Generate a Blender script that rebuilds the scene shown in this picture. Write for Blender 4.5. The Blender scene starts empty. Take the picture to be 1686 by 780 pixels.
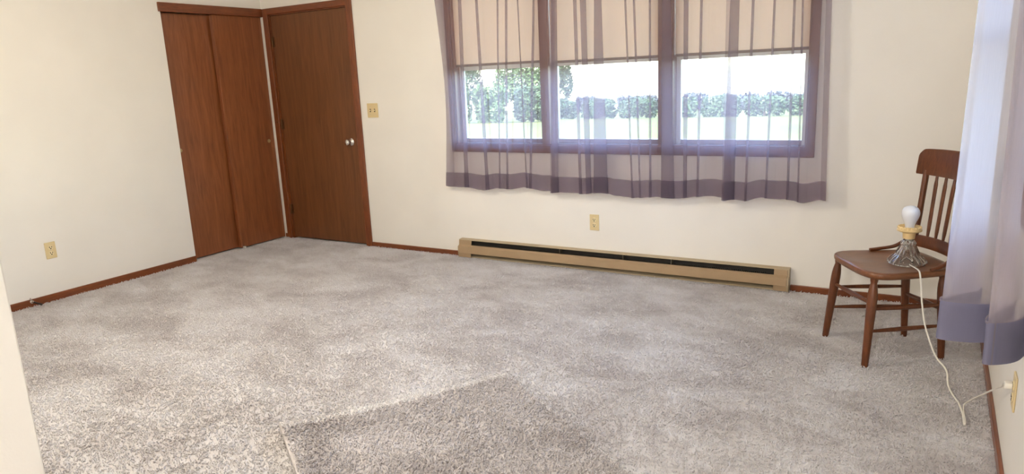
import bpy, bmesh, math, random
import numpy as np
from mathutils import Vector, Matrix

sc = bpy.context.scene
COL = sc.collection
PI = math.pi
random.seed(7)

# ------------------------------------------------------------------ camera
cam_d = bpy.data.cameras.new('camera')
cam_d.sensor_width = 36.0
cam_d.lens = 1171.06 / 1686.0 * 36.0
cam_d.clip_start = 0.05
cam_d.clip_end = 1000
cam = bpy.data.objects.new('camera', cam_d)
COL.objects.link(cam)
CY, CP, CR = 0.5416, -0.2213, -0.0447           # yaw, pitch, roll
fw = Vector((-math.sin(CY) * math.cos(CP), math.cos(CY) * math.cos(CP), math.sin(CP)))
r0 = Vector((math.cos(CY), math.sin(CY), 0))
u0 = r0.cross(fw)
cr = r0 * math.cos(CR) + u0 * math.sin(CR)
cu = -r0 * math.sin(CR) + u0 * math.cos(CR)
cam.matrix_world = Matrix(((cr.x, cu.x, -fw.x, 5.2882), (cr.y, cu.y, -fw.y, -4.6091), (cr.z, cu.z, -fw.z, 1.4041), (0, 0, 0, 1)))
sc.camera = cam

# ------------------------------------------------------------------ sky, sun, exposure
world = bpy.data.worlds.new('sky')
sc.world = world
world.use_nodes = True
wn = world.node_tree
wn.nodes.clear()
sky = wn.nodes.new('ShaderNodeTexSky')
sky.sky_type = 'NISHITA'
sky.sun_disc = False
sky.sun_elevation = math.radians(48)
sky.sun_rotation = math.radians(200)
sky.air_density = 1.0
sky.dust_density = 1.5
bg = wn.nodes.new('ShaderNodeBackground')
bg.inputs['Strength'].default_value = 3.4
wo = wn.nodes.new('ShaderNodeOutputWorld')
wn.links.new(sky.outputs[0], bg.inputs[0])
wn.links.new(bg.outputs[0], wo.inputs[0])

sun_d = bpy.data.lights.new('sun', 'SUN')
sun_d.energy = 4.0
sun_d.angle = math.radians(0.6)
sun_d.color = (1.0, 0.95, 0.86)
sun = bpy.data.objects.new('sun', sun_d)
COL.objects.link(sun)
sun.rotation_euler = Vector((0.45, 0.8, -1.15)).to_track_quat('-Z', 'Y').to_euler()

vs = sc.view_settings
vs.view_transform = 'Standard'
vs.look = 'None'
vs.gamma = 1.0
vs.use_curve_mapping = False
vs.exposure = 0.08
sc.cycles.transparent_max_bounces = 20
sc.cycles.max_bounces = 8
sc.cycles.diffuse_bounces = 4

# ------------------------------------------------------------------ materials
MATS = {}


def new_mat(name):
    m = bpy.data.materials.new(name)
    m.use_nodes = True
    nt = m.node_tree
    b = nt.nodes['Principled BSDF']
    MATS[name] = m
    return m, nt, b


def N(nt, typ, **kw):
    n = nt.nodes.new(typ)
    for k, v in kw.items():
        setattr(n, k, v)
    return n


def s2l(c):
    return tuple(((x / 255) / 12.92 if x / 255 < .04045 else ((x / 255 + .055) / 1.055) ** 2.4) for x in c)


def ramp(nt, fac, stops):
    r = N(nt, 'ShaderNodeValToRGB')
    while len(r.color_ramp.elements) < len(stops):
        r.color_ramp.elements.new(.5)
    for e, (p, c) in zip(r.color_ramp.elements, stops):
        e.position = p
        e.color = (*c, 1)
    nt.links.new(fac, r.inputs[0])
    return r.outputs[0]


def noise(nt, vec, scale, detail=2, rough=.5, dist=0.0):
    n = N(nt, 'ShaderNodeTexNoise')
    n.inputs['Scale'].default_value = scale
    n.inputs['Detail'].default_value = detail
    n.inputs['Roughness'].default_value = rough
    n.inputs['Distortion'].default_value = dist
    if vec is not None:
        nt.links.new(vec, n.inputs['Vector'])
    return n.outputs['Fac']


def position(nt, scale=(1, 1, 1)):
    g = N(nt, 'ShaderNodeNewGeometry')
    mp = N(nt, 'ShaderNodeMapping')
    mp.inputs['Scale'].default_value = scale
    nt.links.new(g.outputs['Position'], mp.inputs['Vector'])
    return mp.outputs[0]


def objcoord(nt, scale=(1, 1, 1)):
    g = N(nt, 'ShaderNodeTexCoord')
    mp = N(nt, 'ShaderNodeMapping')
    mp.inputs['Scale'].default_value = scale
    nt.links.new(g.outputs['Object'], mp.inputs['Vector'])
    return mp.outputs[0]


def bump(nt, b, fac, strength, dist):
    n = N(nt, 'ShaderNodeBump')
    n.inputs['Strength'].default_value = strength
    n.inputs['Distance'].default_value = dist
    nt.links.new(fac, n.inputs['Height'])
    nt.links.new(n.outputs[0], b.inputs['Normal'])


def plain(name, rgb, rough=.5, metal=0.0, var=.06, scale=30, coat=0.0, bumpy=0.0):
    m, nt, b = new_mat(name)
    c = s2l(rgb)
    f = noise(nt, objcoord(nt), scale, 3)
    lo = tuple(max(0, x * (1 - var)) for x in c)
    hi = tuple(min(1, x * (1 + var)) for x in c)
    nt.links.new(ramp(nt, f, [(.3, lo), (.7, hi)]), b.inputs['Base Color'])
    b.inputs['Roughness'].default_value = rough
    b.inputs['Metallic'].default_value = metal
    b.inputs['Coat Weight'].default_value = coat
    if bumpy:
        bump(nt, b, f, bumpy, .002)
    return m


def wood(name, dark, light, rough=.38, grain=(14, 14, 1.1), coat=.25, streak=.5):
    """stained wood; grain runs along the axis with the small scale"""
    m, nt, b = new_mat(name)
    v = objcoord(nt, grain)
    f1 = noise(nt, v, 3.0, 5, .62, .8)
    f2 = noise(nt, v, 14.0, 3, .6)
    mx = N(nt, 'ShaderNodeMath', operation='MULTIPLY_ADD')
    mx.inputs[1].default_value = streak
    nt.links.new(f2, mx.inputs[0])
    sb = N(nt, 'ShaderNodeMath', operation='MULTIPLY')
    sb.inputs[1].default_value = 1 - streak
    nt.links.new(f1, sb.inputs[0])
    nt.links.new(sb.outputs[0], mx.inputs[2])
    nt.links.new(ramp(nt, mx.outputs[0], [(.3, s2l(dark)), (.7, s2l(light))]), b.inputs['Base Color'])
    b.inputs['Roughness'].default_value = rough
    b.inputs['Coat Weight'].default_value = coat
    b.inputs['Coat Roughness'].default_value = .25
    bump(nt, b, mx.outputs[0], .05, .002)
    return m


def paint(name, rgb, var=.025):
    m, nt, b = new_mat(name)
    c = s2l(rgb)
    f = noise(nt, position(nt), 2.2, 3)
    nt.links.new(ramp(nt, f, [(.3, tuple(x * (1 - var) for x in c)), (.7, tuple(min(1, x * (1 + var)) for x in c))]), b.inputs['Base Color'])
    b.inputs['Roughness'].default_value = .55
    b.inputs['Specular IOR Level'].default_value = .3
    bump(nt, b, noise(nt, position(nt), 160, 3), .12, .002)
    return m


paint('wall_paint', (240, 235, 227))
paint('ceiling_paint', (240, 236, 226))
wood('closet_wood', (112, 60, 30), (152, 90, 52), .33, (10, 10, .8), .4, .25)
wood('door_wood', (92, 54, 26), (122, 74, 40), .42, (9, 9, .7), .15, .2)
wood('trim_wood', (88, 42, 16), (140, 74, 34), .34, (16, 16, 1.2), .3)
wood('trim_wood_x', (88, 42, 16), (140, 74, 34), .34, (1.2, 16, 16), .3)
wood('trim_wood_y', (88, 42, 16), (140, 74, 34), .34, (16, 1.2, 16), .3)
wood('window_wood', (84, 46, 26), (122, 74, 46), .36, (12, 12, 1.2), .3)
wood('window_wood_x', (84, 46, 26), (122, 74, 46), .36, (1.2, 12, 12), .3)
wood('chair_wood', (70, 34, 13), (120, 65, 30), .36, (20, 20, 2.2), .15)
wood('chair_wood_seat', (92, 52, 26), (142, 90, 54), .36, (14, 1.6, 14), .2)
plain('chrome', (225, 222, 218), .14, 1.0, .02)
plain('steel', (190, 185, 175), .3, 1.0, .05)
plain('bronze', (96, 66, 40), .4, .6, .1)
plain('ivory_plastic', (222, 200, 152), .38, 0, .02)
plain('ivory_light', (232, 214, 170), .36, 0, .02)
plain('slot_dark', (30, 20, 14), .7, 0, .1)
plain('heater_tan', (172, 146, 114), .42, .15, .05, 6)
plain('heater_lip', (178, 160, 130), .42, .15, .06, 6)
plain('heater_dark', (44, 40, 34), .6, .1, .2)
plain('heater_fin', (120, 112, 98), .4, .8, .2, 60)
plain('sash_white', (222, 220, 214), .4, 0, .02)
plain('rubber', (40, 30, 26), .7, 0, .1)
plain('bulb_white', (238, 240, 246), .28, 0, .01, coat=.4)
plain('socket_cream', (233, 203, 146), .5, 0, .05)
plain('cord_white', (240, 235, 224), .5, 0, .03)
plain('shade_bar', (128, 112, 100), .6, 0, .05)
plain('rod_white', (225, 222, 216), .4, 0, .02)
plain('plaster_out', (206, 200, 190), .8, 0, .05)
plain('brass_worn', (196, 176, 130), .3, .9, .1)


def carpet_mat(name, ca, cb, cc):
    m, nt, b = new_mat(name)
    big = noise(nt, position(nt, (1.0, 1.5, 1)), 2.3, 5, .62, .5)
    mid = noise(nt, position(nt), 26, 4, .65)
    fine = noise(nt, position(nt), 260, 3, .6)
    a1 = N(nt, 'ShaderNodeMath', operation='MULTIPLY_ADD')
    a1.inputs[1].default_value = .58
    nt.links.new(big, a1.inputs[0])
    a2 = N(nt, 'ShaderNodeMath', operation='MULTIPLY_ADD')
    a2.inputs[1].default_value = .20
    nt.links.new(mid, a2.inputs[0])
    a3 = N(nt, 'ShaderNodeMath', operation='MULTIPLY')
    a3.inputs[1].default_value = .22
    nt.links.new(fine, a3.inputs[0])
    nt.links.new(a3.outputs[0], a2.inputs[2])
    nt.links.new(a2.outputs[0], a1.inputs[2])
    nt.links.new(ramp(nt, a1.outputs[0], [(.41, s2l(ca)), (.5, s2l(cb)), (.59, s2l(cc))]), b.inputs['Base Color'])
    b.inputs['Roughness'].default_value = .95
    b.inputs['Specular IOR Level'].default_value = .1
    b.inputs['Sheen Weight'].default_value = .25
    b.inputs['Sheen Roughness'].default_value = .6
    bump(nt, b, fine, .8, .006)
    return m


carpet_mat('carpet', (202, 194, 194), (223, 217, 217), (238, 234, 235))
carpet_mat('remnant', (190, 181, 180), (211, 203, 202), (233, 226, 226))
carpet_mat('remnant_edge', (236, 229, 227), (246, 241, 239), (252, 249, 248))
carpet_mat('carpet_tuft', (206, 198, 198), (228, 222, 222), (242, 238, 240))


def sheer(name, rgb, opacity, weave=1.0, trans=.5):
    m, nt, b = new_mat(name)
    nt.nodes.remove(b)
    out = [n for n in nt.nodes if n.type == 'OUTPUT_MATERIAL'][0]
    c = s2l(rgb)
    f = noise(nt, objcoord(nt, (60, 60, 3)), 6, 3)
    col = ramp(nt, f, [(.3, tuple(x * .98 for x in c)), (.7, tuple(min(1, x * 1.02) for x in c))])
    d = N(nt, 'ShaderNodeBsdfDiffuse')
    t = N(nt, 'ShaderNodeBsdfTranslucent')
    nt.links.new(col, d.inputs[0])
    nt.links.new(col, t.inputs[0])
    m1 = N(nt, 'ShaderNodeMixShader')
    m1.inputs[0].default_value = trans
    nt.links.new(d.outputs[0], m1.inputs[1])
    nt.links.new(t.outputs[0], m1.inputs[2])
    tr = N(nt, 'ShaderNodeBsdfTransparent')
    m2 = N(nt, 'ShaderNodeMixShader')
    m2.inputs[0].default_value = opacity
    nt.links.new(tr.outputs[0], m2.inputs[1])
    nt.links.new(m1.outputs[0], m2.inputs[2])
    nt.links.new(m2.outputs[0], out.inputs[0])
    return m


sheer('sheer_grey', (168, 153, 168), .46, trans=.72)
sheer('sheer_side', (204, 194, 202), .52, trans=.72)
sheer('hem_side_shaded', (150, 148, 172), .96, trans=.45)  # same cloth as the side sheer, colour darkened for light the doubled layers block
sheer('hem_grey', (160, 145, 157), .72, trans=.5)
sheer('shade_cloth', (242, 206, 172), 1.0, trans=.24)

m, nt, b = new_mat('pane_glass')
nt.nodes.remove(b)
out = [n for n in nt.nodes if n.type == 'OUTPUT_MATERIAL'][0]
tr = N(nt, 'ShaderNodeBsdfTransparent')
tr.inputs[0].default_value = (.94, .97, .96, 1)
gl = N(nt, 'ShaderNodeBsdfGlossy')
gl.inputs['Roughness'].default_value = .02
fr = N(nt, 'ShaderNodeFresnel')
fr.inputs[0].default_value = 1.3
mx = N(nt, 'ShaderNodeMixShader')
nt.links.new(fr.outputs[0], mx.inputs[0])
nt.links.new(tr.outputs[0], mx.inputs[1])
nt.links.new(gl.outputs[0], mx.inputs[2])
nt.links.new(mx.outputs[0], out.inputs[0])

m, nt, b = new_mat('pressed_glass')
b.inputs['Base Color'].default_value = (.97, .98, .97, 1)
b.inputs['Transmission Weight'].default_value = 1.0
b.inputs['Roughness'].default_value = .02
b.inputs['IOR'].default_value = 1.46


def diffuser_mat(name, strength, col):
    m, nt, b = new_mat(name)
    b.inputs['Base Color'].default_value = (1, .95, .86, 1)
    b.inputs['Emission Color'].default_value = (*col, 1)
    b.inputs['Emission Strength'].default_value = strength


def foliage(name, a, c, e):
    m, nt, b = new_mat(name)
    f = noise(nt, position(nt), 1.1, 4, .7)
    nt.links.new(ramp(nt, f, [(.3, s2l(a)), (.5, s2l(c)), (.7, s2l(e))]), b.inputs['Base Color'])
    b.inputs['Roughness'].default_value = .6
    return m


foliage('leaf_light', (50, 70, 34), (74, 96, 46), (104, 122, 66))
foliage('leaf_mid', (40, 58, 32), (60, 80, 44), (84, 102, 60))
foliage('leaf_hazed', (58, 62, 62), (72, 76, 74), (88, 92, 88))  # distance haze is put into this greyer leaf colour
plain('bark', (96, 82, 66), .9, 0, .2, 20)
m, nt, b = new_mat('lawn')
f = noise(nt, position(nt), .12, 6, .7)
nt.links.new(ramp(nt, f, [(.35, s2l((76, 82, 20))), (.5, s2l((90, 94, 24))), (.65, s2l((104, 106, 32)))]), b.inputs['Base Color'])
b.inputs['Roughness'].default_value = .9
bump(nt, b, noise(nt, position(nt), 8, 4), .5, .05)


# ------------------------------------------------------------------ mesh helpers
def finish(name, bm, mat, parent=None, smooth=False, loc=(0, 0, 0)):
    bmesh.ops.recalc_face_normals(bm, faces=bm.faces)
    me = bpy.data.meshes.new(name)
    bm.to_mesh(me)
    bm.free()
    if smooth:
        me.polygons.foreach_set('use_smooth', [True] * len(me.polygons))
    me.materials.append(MATS[mat])
    o = bpy.data.objects.new(name, me)
    COL.objects.link(o)
    o.location = loc
    if parent is not None:
        o.parent = parent
    return o


def bx(bm, x0, x1, y0, y1, z0, z1, bev=0.0, seg=2):
    g = bmesh.ops.create_cube(bm, size=1.0)
    vsx = g['verts']
    for v in vsx:
        v.co = Vector((x0 + (v.co.x + .5) * (x1 - x0), y0 + (v.co.y + .5) * (y1 - y0), z0 + (v.co.z + .5) * (z1 - z0)))
    if bev > 0:
        es = list({e for v in vsx for e in v.link_edges})
        bmesh.ops.bevel(bm, geom=es, offset=bev, segments=seg, affect='EDGES', profile=.5)
    return bm


def box(name, b6, mat, parent=None, bev=0.0, seg=2):
    bm = bmesh.new()
    bx(bm, *b6, bev=bev, seg=seg)
    return finish(name, bm, mat, parent, smooth=False)


def boxes(name, lst, mat, parent=None):
    bm = bmesh.new()
    for b6 in lst:
        bx(bm, *b6)
    return finish(name, bm, mat, parent)


def smooth_angle(o, ang=40):
    me = o.data
    me.polygons.foreach_set('use_smooth', [True] * len(me.polygons))
    try:
        me.set_sharp_from_angle(angle=math.radians(ang))
    except Exception:
        pass
    return o


def tube(bm, pts, rad, n=10, caps=True, flat=None):
    """tube through 3-D points with a radius (or list of radii)"""
    pts = [Vector(p) for p in pts]
    rs = rad if isinstance(rad, (list, tuple)) else [rad] * len(pts)
    rings = []
    up = Vector((0, 0, 1))
    d0 = (pts[1] - pts[0]).normalized()
    if abs(d0.dot(up)) > .95:
        up = Vector((1, 0, 0))
    a = d0.cross(up).normalized()
    for i, p in enumerate(pts):
        d = (pts[min(i + 1, len(pts) - 1)] - pts[max(i - 1, 0)]).normalized()
        a = (a - d * a.dot(d)).normalized()
        c = d.cross(a)
        sx, sy = (1, 1) if flat is None else flat
        rings.append([bm.verts.new(p + (a * math.cos(2 * PI * k / n) * sx + c * math.sin(2 * PI * k / n) * sy) * rs[i]) for k in range(n)])
    for i in range(len(rings) - 1):
        for k in range(n):
            bm.faces.new((rings[i][k], rings[i][(k + 1) % n], rings[i + 1][(k + 1) % n], rings[i + 1][k]))
    if caps:
        bm.faces.new(list(reversed(rings[0])))
        bm.faces.new(rings[-1])
    return bm


def lathe(bm, prof, n=32, center=(0, 0, 0), axis='Z', ribs=None):
    """prof = [(r, h)] along an axis; ribs(h_index, angle) scales the radius"""
    cx, cy, cz = center
    rings = []
    for i, (r, h) in enumerate(prof):
        ring = []
        for k in range(n):
            t = 2 * PI * k / n
            rr = r * (ribs(i, t) if ribs else 1)
            a, c = rr * math.cos(t), rr * math.sin(t)
            if axis == 'Z':
                co = (cx + a, cy + c, cz + h)
            elif axis == 'Y':
                co = (cx + a, cy + h, cz + c)
            else:
                co = (cx + h, cy + a, cz + c)
            ring.append(bm.verts.new(co))
        rings.append(ring)
    for i in range(len(rings) - 1):
        for k in range(n):
            bm.faces.new((rings[i][k], rings[i][(k + 1) % n], rings[i + 1][(k + 1) % n], rings[i + 1][k]))
    bm.faces.new(list(reversed(rings[0])))
    bm.faces.new(rings[-1])
    return bm


def catmull(pts, per=8):
    P = [Vector(p) for p in pts]
    P = [P[0] * 2 - P[1]] + P + [P[-1] * 2 - P[-2]]
    out = []
    for i in range(1, len(P) - 2):
        for k in range(per):
            t = k / per
            out.append(.5 * ((2 * P[i]) + (-P[i - 1] + P[i + 1]) * t + (2 * P[i - 1] - 5 * P[i] + 4 * P[i + 1] - P[i + 2]) * t * t + (-P[i - 1] + 3 * P[i] - 3 * P[i + 1] + P[i + 2]) * t ** 3))
    out.append(P[-2])
    return out


def tag(o, label, cat=None, group=None, kind=None):
    o['label'] = label
    if cat:
        o['category'] = cat
    if group:
        o['group'] = group
    if kind:
        o['kind'] = kind
    return o


def empty(name, loc=(0, 0, 0), rz=0.0):
    o = bpy.data.objects.new(name, None)
    COL.objects.link(o)
    o.location = loc
    o.rotation_euler = (0, 0, rz)
    o.empty_display_size = .1
    return o


# ------------------------------------------------------------------ room shell
W = 5.5685           # right wall
YF = -4.0            # front wall (inner face)
XE = 3.826           # where the front wall ends at the opening
H = 2.44
CL = 0.989           # closet opening length
WX0, WX1, WZ0, WZ1 = 2.05, 4.622, .905, 2.10       # back window opening
RY0, RY1 = -2.36, -0.92                           # right window opening
DX0, DX1, DZ = .082, 1.026, 2.042                 # door opening

tag(box('floor', (-.75, W + .12, -8.0, .12, -.15, 0), 'carpet'), 'greige plush wall-to-wall carpet covering the room floor', 'floor', kind='structure')
tag(box('ceiling', (-.9, W + .35, -8.2, .35, H, H + .3), 'ceiling_paint'), 'plain white ceiling above the cream walls', 'ceiling', kind='structure')
tag(boxes('wall_left', [(-.12, 0, YF - .12, -CL, 0, H), (-.12, 0, -CL, .12, 2.03, H)], 'wall_paint'),
    'cream wall on the left with the closet opening', 'wall', kind='structure')
tag(boxes('wall_closet', [(-.75, -.65, -1.2, .0, 0, H), (-.65, -.12, -1.2, -1.1, 0, H)], 'wall_paint'), 'cream wall at the back of the closet', 'wall', kind='structure')
tag(boxes('wall_back', [(-.75, DX0, 0, .12, 0, H), (DX0, DX1, 0, .12, DZ, H), (DX1, WX0, 0, .12, 0, H),
                        (WX0, WX1, 0, .12, 0, WZ0), (WX0, WX1, 0, .12, WZ1, H), (WX1, W + .12, 0, .12, 0, H)], 'wall_paint'),
    'cream back wall around the brown door and the triple window', 'wall', kind='structure')
tag(boxes('wall_right', [(W, W + .12, -8.0, RY0, 0, H), (W, W + .12, RY1, 0, 0, H), (W, W + .12, RY0, RY1, 0, WZ0), (W, W + .12, RY0, RY1, WZ1, H)], 'wall_paint'),
    'cream wall on the right behind the lavender curtain', 'wall', kind='structure')
tag(box('wall_front', (-.12, XE, YF - .12, YF, 0, H), 'wall_paint', bev=.004), 'cream wall end at the left foreground opening', 'wall', kind='structure')
tag(boxes('wall_rear', [(-.12, W + .12, -8.12, -8.0, 0, H), (-.12, 0, -8.0, YF - .12, 0, H)], 'wall_paint'),
    'cream walls of the room behind the opening', 'wall', kind='structure')

# carpet pile: short twisted tufts scattered over the floor (uncountable)
def tuft_mesh(name, seed):
    rnd = random.Random(seed)
    bm = bmesh.new()
    a = rnd.uniform(0, 6.28)
    pts = []
    for i in range(4):
        t = i / 3
        pts.append((.0035 * math.sin(a + 2.6 * t), .0035 * math.cos(a + 2.6 * t) + .0075 * t, .0012 + .0060 * math.sin(t * 1.9)))
    tube(bm, pts, [.0012, .0019, .0018, .0007], n=4)
    me = bpy.data.meshes.new(name)
    bm.to_mesh(me)
    bm.free()
    me.polygons.foreach_set('use_smooth', [True] * len(me.polygons))
    me.materials.append(MATS['carpet_tuft'])
    return me


def tuft_set(mat, scale=1.0):
    c = bpy.data.collections.new('tuft_source')       # not linked to the scene: only instanced
    for i in range(3):
        me = tuft_mesh('tuft', i)
        me.materials.clear()
        me.materials.append(MATS[mat])
        me.transform(Matrix.Scale(scale, 4))
        c.objects.link(bpy.data.objects.new('tuft', me))
    return c


def pile_nodes(density, seed, tuft_col):
    ng = bpy.data.node_groups.new('pile', 'GeometryNodeTree')
    ng.interface.new_socket('Geometry', in_out='INPUT', socket_type='NodeSocketGeometry')
    ng.interface.new_socket('Geometry', in_out='OUTPUT', socket_type='NodeSocketGeometry')
    gi = ng.nodes.new('NodeGroupInput')
    go = ng.nodes.new('NodeGroupOutput')
    dp = ng.nodes.new('GeometryNodeDistributePointsOnFaces')
    dp.inputs['Density'].default_value = density
    dp.inputs['Seed'].default_value = seed
    ci = ng.nodes.new('GeometryNodeCollectionInfo')
    ci.inputs['Collection'].default_value = tuft_col
    ci.inputs['Separate Children'].default_value = True
    ci.inputs['Reset Children'].default_value = True
    ip = ng.nodes.new('GeometryNodeInstanceOnPoints')
    ip.inputs['Pick Instance'].default_value = True
    rr = ng.nodes.new('FunctionNodeRandomValue')
    rr.data_type = 'FLOAT_VECTOR'
    rr.inputs[0].default_value = (-.25, -.25, 0)
    rr.inputs[1].default_value = (.25, .25, 6.283)
    rs = ng.nodes.new('FunctionNodeRandomValue')
    rs.data_type = 'FLOAT'
    rs.inputs[2].default_value = .75
    rs.inputs[3].default_value = 1.35
    jn = ng.nodes.new('GeometryNodeJoinGeometry')
    L = ng.links.new
    L(gi.outputs[0], dp.inputs[0])
    L(dp.outputs['Points'], ip.inputs['Points'])
    L(ci.outputs[0], ip.inputs['Instance'])
    L(rr.outputs[0], ip.inputs['Rotation'])
    L(rs.outputs[1], ip.inputs['Scale'])
    L(ip.outputs[0], jn.inputs[0])
    L(gi.outputs[0], jn.inputs[0])
    L(jn.outputs[0], go.inputs[0])
    return ng


def pile(name, quad, parent, density, seed):
    bm = bmesh.new()
    bm.faces.new([bm.verts.new(q) for q in quad])
    o = finish(name, bm, 'carpet', parent)
    o['kind'] = 'stuff'
    md = o.modifiers.new('pile', 'NODES')
    md.node_group = pile_nodes(density, seed, tuft_set('carpet_tuft'))
    return o


flo = bpy.data.objects['floor']
pile('carpet_pile', [(0.012, -3.9, .0008), (W - .012, -3.9, .0008), (W - .012, -.012, .0008), (0.012, -.012, .0008)], flo, 10000, 3)

# ------------------------------------------------------------------ baseboards
BB = .043
def baseboard(name, segs, mat, label):
    root = empty(name)
    for s in segs:
        box('board', s, mat, root, bev=.004)
    return tag(root, label, 'baseboard', kind='structure')


baseboard('baseboard_left', [(0, .013, YF, -CL - .002, 0, BB + .012)], 'trim_wood_y', 'low reddish brown baseboard along the left wall')
baseboard('baseboard_back', [(0, .030, -.012, 0, 0, BB), (1.088, 2.046, -.013, 0, 0, BB), (4.562, W, -.013, 0, 0, BB)], 'trim_wood_x',
          'low reddish brown baseboard under the triple window wall')
baseboard('baseboard_right', [(W - .014, W, -8.0, -.013, 0, BB)], 'trim_wood_y', 'low reddish brown baseboard below the lavender curtain')

# ------------------------------------------------------------------ entry door
d1 = empty('door_1', (0, 0, 0))
tag(d1, 'dark brown flush door with a chrome knob beside the closet', 'door', kind='structure')
slab = box('slab', (DX0 + .018, DX1 - .018, .012, .052, .014, DZ - .018), 'door_wood', d1, bev=.002)
box('casing', (.030, .090, -.018, 0, 0, 2.088), 'trim_wood', d1, bev=.006)
box('casing', (1.020, 1.085, -.018, 0, 0, 2.088), 'trim_wood', d1, bev=.006)
box('casing', (.0305, 1.0845, -.0175, 0, 2.034, 2.088), 'trim_wood_x', d1, bev=.006)
box('jamb', (DX0, DX0 + .016, 0.0, .12, 0, DZ), 'trim_wood', d1)
box('jamb', (DX1 - .016, DX1, 0.0, .12, 0, DZ), 'trim_wood', d1)
box('jamb', (DX0, DX1, 0.0, .12, DZ - .016, DZ), 'trim_wood_x', d1)
box('stop', (DX0, DX1, .054, .12, 0, DZ), 'slot_dark', d1)  # added board filling the doorway behind the slab to block light leaks
for z, mt in ((1.80, 'bronze'), (1.07, 'bronze'), (.28, 'bronze')):
    bm = bmesh.new()
    lathe(bm, [(.0055, -.045), (.0065, -.043), (.0065, .043), (.0055, .045)], 12, (DX0 + .016, .004, z))
    bx(bm, DX0 + .018, DX0 + .040, .0085, .0125, z - .044, z + .044)
    hg = smooth_angle(finish('hinge', bm, mt, d1))
    if z == 1.07:
        bm = bmesh.new()
        lathe(bm, [(.004, 0), (.005, .002), (.005, .012), (.002, .014)], 12, (DX0 + .031, .0085, z + .02), 'Y')
        bmesh.ops.scale(bm, verts=bm.verts, vec=(1, 1, 1))
        smooth_angle(finish('hinge_pin', bm, 'chrome', hg))
        box('hinge_bolt', (DX0 - .014, DX0 + .002, -.024, -.018, z + .012, z + .028), 'bronze', hg, bev=.003)
kx, kz = .930, .915
bm = bmesh.new()
lathe(bm, [(.0, 0), (.031, 0), (.033, -.004), (.030, -.009), (.014, -.012), (.010, -.018), (.010, -.034), (.018, -.038), (.0255, -.046), (.027, -.056), (.024, -.064), (.016, -.069), (.004, -.070)], 32, (kx, .012, kz), 'Y')
smooth_angle(finish('knob', bm, 'chrome', d1), 50)
box('strike_plate', (DX1 - .020, DX1 - .014, .0, .012, kz - .03, kz + .03), 'steel', d1)

# ------------------------------------------------------------------ closet sliding doors
d2 = empty('door_2')
tag(d2, 'reddish brown sliding closet door nearest the cream wall', 'door', kind='structure')
box('panel', (-.105, -.070, -CL + .004, -.47, .012, 2.02), 'closet_wood', d2, bev=.002)
d3 = empty('door_3')
tag(d3, 'reddish brown sliding closet door beside the room corner', 'door', kind='structure')
box('panel', (-.050, -.012, -.515, -.006, .012, 2.02), 'closet_wood', d3, bev=.002)


def finger_pull(parent, x, y, z):
    bm = bmesh.new()
    lathe(bm, [(.0165, 0), (.0165, .003), (.013, .0035), (.011, .0005), (.0, .0003)], 24, (x, y, z), 'X')
    smooth_angle(finish('finger_pull', bm, 'brass_worn', parent), 40)


finger_pull(d2, -.0702, -.940, .93)
finger_pull(d3, -.0122, -.070, .925)
box('floor_guide', (-.012, .012, -.500, -.482, 0, .022), 'sash_white', d3, bev=.002)
tag(box('trim_1', (-.02, .018, -1.008, -.002, 2.020, 2.090), 'trim_wood_y', bev=.004), 'reddish brown fascia board above the closet doors', 'trim', kind='structure')
tag(box('trim_2', (-.112, -.001, -CL - .001, -CL + .003, 0, 2.02), 'trim_wood', bev=.0), 'thin brown jamb strip at the closet opening edge', 'trim', kind='structure')


# ------------------------------------------------------------------ windows
def window_unit(root, a0, a1, P, zb, zt, blind=None):
    """P(a, d, z) maps along-wall, depth (outward +) and height to the world"""
    def bb(name, a_, b_, d0, d1, z0, z1, mat, parent=root, bev=.002):
        p, q = P(a_, d0, z0), P(b_, d1, z1)
        return box(name, (min(p[0], q[0]), max(p[0], q[0]), min(p[1], q[1]), max(p[1], q[1]), z0, z1), mat, parent, bev=bev)
    zm = 1.500
    f = bb('sash', a0, a0 + .028, .070, .105, zb, zm, 'sash_white')
    bb('sash', a1 - .028, a1, .070, .105, zb, zm, 'sash_white')
    bb('sash', a0 + .028, a1 - .028, .070, .105, zb, zb + .030, 'window_wood_x')
    bb('sash', a0 + .028, a1 - .028, .070, .105, zm - .036, zm, 'sash_white')
    bb('upper_sash', a0, a0 + .028, .090, .12, zm, zt, 'sash_white')
    bb('upper_sash', a1 - .028, a1, .090, .12, zm, zt, 'sash_white')
    bb('upper_sash', a0 + .028, a1 - .028, .090, .12, zt - .04, zt, 'sash_white')
    bb('pane', a0 + .026, a1 - .026, .086, .090, zb + .028, zm - .034, 'pane_glass', bev=0)
    bb('pane', a0 + .026, a1 - .026, .106, .110, zm - .01, zt - .038, 'pane_glass', bev=0)


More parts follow.
